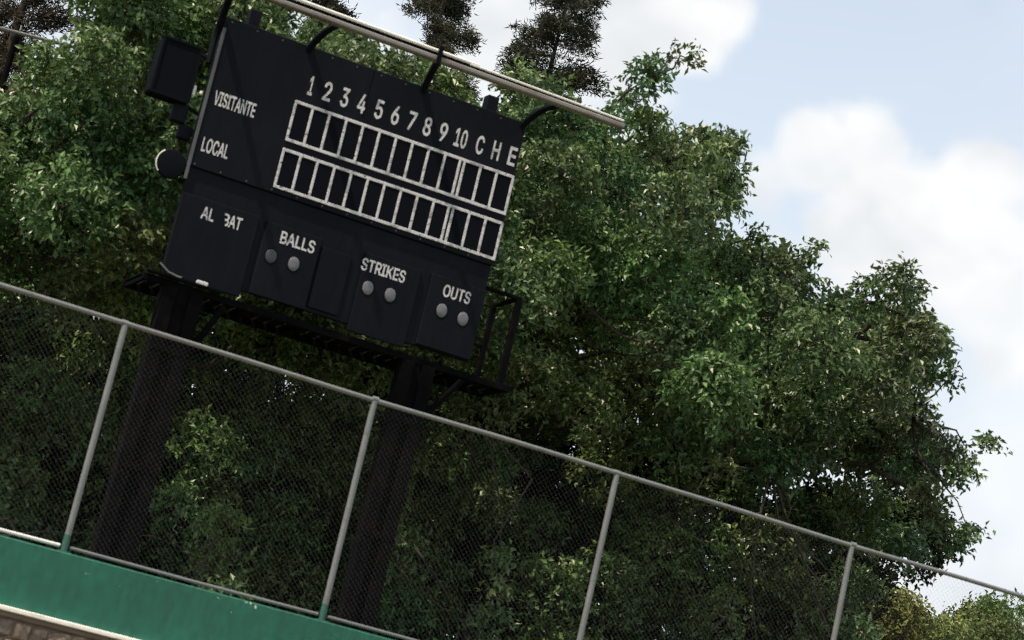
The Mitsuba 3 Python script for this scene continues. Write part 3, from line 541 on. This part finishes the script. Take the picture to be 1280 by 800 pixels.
ADDED_SHRUBS = {  # shrubs added to fill the dark space under the crowns
    'left': [(-1.09, 8.03, 10.32, 0.8), (-0.79, 6.27, 10.29, 0.82), (-1.86, 7.82, 10.83, 0.88), (-1.11, 5.08, 10.11, 0.88), (-2.32, 3, 10.37, 0.66), (-1.23, 3.45, 10.72, 0.78), (-1.89, 4.82, 10.22, 0.62), (-3.26, 5.9, 10.41, 0.71), (-1.88, 4.16, 11.19, 0.88), (-0.59, 2.64, 10.81, 0.62), (-2.9, 3.94, 10.26, 0.71), (-2.54, 5.17, 10.79, 0.86), (-2.02, 5.6, 10.05, 0.74), (-0.16, 3.78, 10.06, 0.76), (-1.5, 6.85, 11.02, 0.78), (-2.73, 6.85, 10.09, 0.84), (0.56, 3.3, 10.42, 0.84), (-4.03, 7.15, 9.95, 0.73), (0.29, 4.77, 10.32, 0.77), (-2.51, 2.27, 11.05, 0.86), (-3.12, 4.66, 10.92, 0.76), (-0.87, 4.27, 11.11, 0.88), (-1.6, 2.36, 10.19, 0.85), (-0.79, 7.28, 10.14, 0.66), (0.05, 5.59, 9.87, 0.87), (-0.45, 8.54, 12.94, 0.83), (-0.19, 6.6, 12.64, 0.79), (-1.47, 8.15, 12.61, 0.81), (-0.58, 5.3, 12.25, 0.86), (-1.77, 3.11, 12.98, 0.86), (-0.78, 3.55, 12.59, 0.86), (-1.33, 5.06, 12.75, 0.89), (-2.83, 6.2, 12.77, 0.89), (-2.35, 8.56, 12.57, 0.75), (-1.51, 4.29, 12.91, 0.8), (-0.17, 2.69, 12.45, 0.81), (-2.47, 4.1, 12.49, 0.88), (-2.25, 5.33, 12.27, 0.75), (-1.53, 5.87, 12.24, 0.77), (0.48, 3.94, 12.38, 0.74), (-1.17, 7.07, 12.47, 0.81), (-2.29, 7.2, 12.31, 0.84), (1.15, 3.41, 12.42, 0.77), (-3.6, 7.6, 12.61, 0.86), (0.99, 5, 12.77, 0.84), (-2.22, 2.29, 12.48, 0.84), (-2.74, 4.85, 12.99, 0.88), (-3.29, 8.32, 12.32, 0.85), (-0.46, 4.4, 12.77, 0.79), (-1.12, 2.41, 12.24, 0.89), (-0.16, 7.7, 12.57, 0.87), (0.9, 5.95, 12.84, 0.74)],
    'behind': [(2.91, 6.51, 11.2, 0.73), (3.76, 5.23, 10.69, 0.88), (1.7, 3.6, 10.81, 0.74), (2.16, 7.57, 10.9, 0.84), (0.83, 6.76, 10.88, 0.85), (3.61, 7.64, 10.38, 0.7), (2.9, 3.47, 10.48, 0.67), (2.13, 5.12, 9.86, 0.63), (0.84, 8.13, 11.17, 0.64), (1.58, 5.76, 10.48, 0.87), (4.4, 3.75, 10.59, 0.84), (3.95, 6.37, 10.86, 0.77), (4.59, 4.73, 10.23, 0.88), (2.61, 4.44, 10.17, 0.82), (2.02, 4.43, 11.2, 0.84), (1.19, 4.99, 10.64, 0.79), (2.66, 7.17, 9.92, 0.65), (3.4, 4.13, 10.1, 0.79), (2.32, 3, 10.81, 0.67), (1.77, 6.54, 10.38, 0.72), (4.33, 5.65, 10.23, 0.8), (3.32, 6.67, 12.35, 0.86), (3.86, 8.98, 12.91, 0.8), (4.49, 5.43, 12.55, 0.83), (2.41, 9.12, 12.66, 0.83), (2.16, 3.69, 12.25, 0.8), (2.62, 7.81, 12.26, 0.76), (1.39, 7.04, 12.75, 0.8), (1.12, 9.33, 12.27, 0.79), (4.62, 8.12, 12.99, 0.87), (3.61, 3.58, 12.43, 0.83), (3.11, 5.42, 12.67, 0.85), (4.62, 9.61, 12.83, 0.76), (1.23, 8.38, 12.47, 0.83), (2.24, 6.01, 12.51, 0.84), (5.26, 3.89, 12.69, 0.87), (4.61, 6.61, 12.56, 0.87), (5.62, 4.96, 12.67, 0.86), (3.53, 4.66, 12.71, 0.82), (2.39, 4.53, 12.3, 0.75), (1.68, 5.15, 12.2, 0.88), (3.58, 7.6, 12.45, 0.88), (4.26, 4.3, 12.35, 0.75), (2.88, 3.07, 12.43, 0.8), (2.44, 6.84, 12.4, 0.74), (5.23, 5.92, 12.42, 0.8)],
    'mid': [(5.33, 8.51, 10.72, 0.61), (5.42, 5.59, 10.79, 0.71), (6.19, 4.47, 11.1, 0.79), (5.04, 7.11, 10.73, 0.7), (7.01, 7.62, 10.35, 0.84), (7.25, 6.1, 10.35, 0.84), (8.61, 5.74, 10.71, 0.89), (5.93, 5.8, 10.01, 0.84), (8.35, 4.72, 11.06, 0.79), (7.14, 4.79, 10.69, 0.88), (5.62, 6.9, 10.04, 0.66), (8.13, 7.62, 10.5, 0.63), (7.2, 3.97, 10.64, 0.88), (6.22, 7.94, 11.09, 0.64), (4.64, 7.97, 10.85, 0.66), (7.99, 8.55, 11.03, 0.8), (8.35, 6.66, 10.91, 0.74), (6.63, 6.74, 10.21, 0.83), (6.3, 8.96, 12.94, 0.81), (6.34, 5.84, 12.91, 0.86), (6.83, 4.59, 12.51, 0.83), (5.85, 7.43, 12.65, 0.83), (8.15, 8.04, 12.68, 0.77), (8.3, 6.39, 12.46, 0.84), (7.72, 9.49, 12.35, 0.86), (9.57, 5.96, 12.51, 0.8), (7.14, 6.13, 12.63, 0.82), (9.08, 4.85, 12.46, 0.82), (8.27, 5.01, 12.99, 0.82), (6.84, 7.34, 12.73, 0.82), (9.08, 7.95, 12.33, 0.78), (8.22, 4.11, 12.72, 0.84), (7.05, 8.28, 12.91, 0.83), (5.47, 8.36, 12.87, 0.75), (8.76, 8.86, 12.53, 0.8), (8.64, 10, 12.41, 0.76), (9.24, 6.92, 12.63, 0.81), (7.89, 7.15, 12.82, 0.76)],
    'right': [(10.86, 6.94, 10.77, 0.62), (9.05, 8.68, 11.07, 0.83), (10.05, 7.68, 10.54, 0.81), (8.85, 7.13, 10.25, 0.67), (9.83, 4.76, 10.06, 0.72), (11.87, 7.99, 10.98, 0.86), (10.01, 6.1, 10.26, 0.62), (8.96, 5.73, 10.2, 0.85), (11.74, 7.18, 12.24, 0.74), (12.24, 9.48, 12.3, 0.83), (9.76, 8.96, 12.4, 0.88), (11.18, 8.04, 12.5, 0.8), (10.34, 7.58, 12.98, 0.85), (11.13, 4.97, 12.3, 0.87), (12.85, 8.29, 12.56, 0.75), (11.59, 6.46, 12.98, 0.85), (11.22, 9.83, 12.7, 0.8), (10.44, 6.06, 12.87, 0.83)],
}
broad_tree(17, (-6.0, 12.0), CLUMPS['left'], 'broad green tree with small glossy leaves left of the scoreboard', FICUS, inner=INNER['left'])
broad_tree(2, (-1.0, 12.0), CLUMPS['behind'], 'green tree whose leafy top shows above and below the scoreboard', FICUS, inner=INNER['behind'])
broad_tree(3, (3.6, 12.0), CLUMPS['mid'], 'tall green tree directly right of the scoreboard, a thin shoot at its top', FICUS, inner=INNER['mid'])
broad_tree(4, (6.3, 12.0), CLUMPS['right'], 'rightmost large green tree, its crown edge ragged against the clouds', ((.048, .086, .037), (.075, .123, .05), (.22, .30, .11)), inner=INNER['right'])

PAINTED_SHADE = ((.012, .018, .012), (.018, .027, .016), (.032, .044, .022))  # leaf colours darkened to stand for the shade under the crowns
for _seed, _k, _u, _l in ((41, 'left', -6.2, 'dense added shrub, shade put into its leaf colour, behind the fence left of the scoreboard columns'), (42, 'behind', -.9, 'dense added shrub, shade put into its leaf colour, behind the fence between the two scoreboard columns'),
                      (43, 'mid', 3.6, 'dense added shrub, shade put into its leaf colour, behind the fence right of the scoreboard columns'), (44, 'right', 7.4, 'dense added shrub, shade put into its leaf colour, behind the fence under the rightmost large tree')):
    broad_tree(_seed, (_u, 11.8), ADDED_SHRUBS[_k], _l, PAINTED_SHADE, name='added_shade_shrub', size=.115, dens=1150, trunk_r=.06, mat_='m_leaf_matt', cat_='shrub')

# leaf mass added farther back to block the sky, shade put into its colour
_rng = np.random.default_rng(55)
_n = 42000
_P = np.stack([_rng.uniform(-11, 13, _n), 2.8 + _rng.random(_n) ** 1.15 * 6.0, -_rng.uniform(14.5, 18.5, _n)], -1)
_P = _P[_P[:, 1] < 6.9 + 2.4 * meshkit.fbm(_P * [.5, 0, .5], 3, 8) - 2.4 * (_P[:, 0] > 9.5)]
_V, _F, _K = leaves(to_world(_P), unit(_rng.normal(size=_P.shape)), unit(_rng.normal(size=_P.shape) + [.3, -.9, .6]), _rng.uniform(.18, .34, len(_P)), .6, np.array(PAINTED_SHADE[0]) * _rng.uniform(.6, 1.3, (len(_P), 1)), LEAF_2V, LEAF_2F)
obj('added_undergrowth', trimesh.Trimesh(_V, _F, process=False), 'm_leaf_matt', kind='stuff', color=_K, label='leaf tangle added to block the sky under the tree crowns, shade put into its colour', cat='added_undergrowth')

# farther trees
_rng = np.random.default_rng(77)
OLIVE = ((.11, .13, .05), (.17, .19, .075), (.3, .3, .12))


def ball_of_clumps(u, v, w, ru, rv, rw, n, rng, r=(.5, .8)):
    d = unit(rng.normal(size=(n, 3))) * rng.random((n, 1)) ** .4
    return [(u + a * ru, v + b * rv, w + c * rw, rng.uniform(*r)) for a, b, c in d]


broad_tree(5, (15.2, 17), ball_of_clumps(15.0, 6.9, 17, 1.7, 1.5, 1.7, 44, _rng), 'pale olive bushy tree behind the fence, rising to the right of the dark tree row', OLIVE, size=.10, dens=1000, trunk_r=.13, mat_='m_leaf_matt')
broad_tree(6, (18.2, 17.5), ball_of_clumps(18.1, 6.9, 17.5, 1.6, 1.35, 1.6, 40, _rng), 'light green bushy tree at the lower right edge behind the fence', ((.09, .13, .05), (.14, .18, .07), (.28, .3, .12)), size=.10, dens=1000, trunk_r=.13, mat_='m_leaf_matt')


def conifer(seed, foot, top, h0, spread, label, tone=((.034, .040, .026), (.064, .066, .044)), n=60):
    """Trunk with drooping branches carrying tufts of needles."""
    rng = np.random.default_rng(seed)
    t = thing('conifer_tree', label, 'tree')
    f, p = to_world(np.array([foot[0], 2.7, -foot[1]])), to_world(np.array([top[0], top[1], -foot[1]]))
    tr = limb_path(f, p, rng, 10, .02)
    obj('trunk', tube(tr, .17, 10, .02), 'm_bark', t, smooth=40)
    br, P, A, K = [], [], [], []
    for i in range(n):
        s = h0 + (1 - h0) * (i + rng.random()) / n
        a = f + (p - f) * s
        az = rng.uniform(0, 2 * np.pi)
        L = spread * (1.05 - (s - h0) / (1 - h0) * .85) * rng.uniform(.55, 1.1)
        d = np.array([math.cos(az), math.sin(az), rng.uniform(.0, .5)])
        x = np.linspace(0, 1, 7)[:, None]
        path = a + d * x * L + np.array([0, 0, -1]) * x ** 2 * L * .25
        path[1:] += rng.normal(size=(6, 3)) * .03
        br.append(tube(path, .028, 5, .006))
        m = int(400 + 1300 * L)
        u = rng.random(m) ** .7
        k = np.minimum((u * 6).astype(int), 5)
        base = path[k] + (path[k + 1] - path[k]) * (u * 6 - k)[:, None]
        P.append(base + (rng.normal(size=(9, 3)) * .13)[rng.integers(0, 9, m)] + rng.normal(size=(m, 3)) * .05)
        A.append(unit((path[k + 1] - path[k]) * 1.2 + rng.normal(size=(m, 3)) * .16 + [0, 0, .06]))
        g = rng.random((m, 1))
        K.append((np.array(tone[0]) * (1 - g) + np.array(tone[1]) * g) * rng.uniform(.7, 1.3))
    P, A, K = (np.concatenate(x) for x in (P, A, K))
    obj('branches', cat(br), 'm_bark', t, kind='stuff')
    V, F, Kc = leaves(P, A, unit(rng.normal(size=P.shape)), rng.uniform(.07, .15, len(P)), .13, K, LEAF_2V, LEAF_2F)
    obj('needles', trimesh.Trimesh(V, F, process=False), 'm_needle', t, kind='stuff', color=Kc)


conifer(31, (5.1, 20), (5.3, 18.6), .42, 1.9, 'dark conifer seen over the middle of the light bar')
conifer(32, (8.0, 20.5), (7.9, 18.3), .30, 2.9, 'dark ragged conifer above the right half of the light bar, rightmost of the conifers')
conifer(33, (3.0, 19.5), (2.8, 18.5), .40, 2.0, 'dark conifer mostly hidden behind the left part of the light bar')
conifer(34, (-2.2, 21), (-2.0, 18.5), .25, 2.0, 'brownish conifer at the upper left corner behind the steel frame', ((.045, .040, .026), (.075, .066, .045)))

sf = thing('steel_frame', 'thin post with a pale crossbar among the leaves at the upper left corner', 'steel frame')
obj('crossbar', frame(tube([[-6.5, 11.3, -11.0], [-4.0, 11.07, -11.0], [-2.7, 11.18, -11.0]], .026, 8)), 'm_aluminium', sf, smooth=40)
obj('post', frame(tube([[-3.75, 2.7, -11.0], [-3.72, 11.03, -11.0]], .045, 8)), 'm_rust', sf, smooth=40)
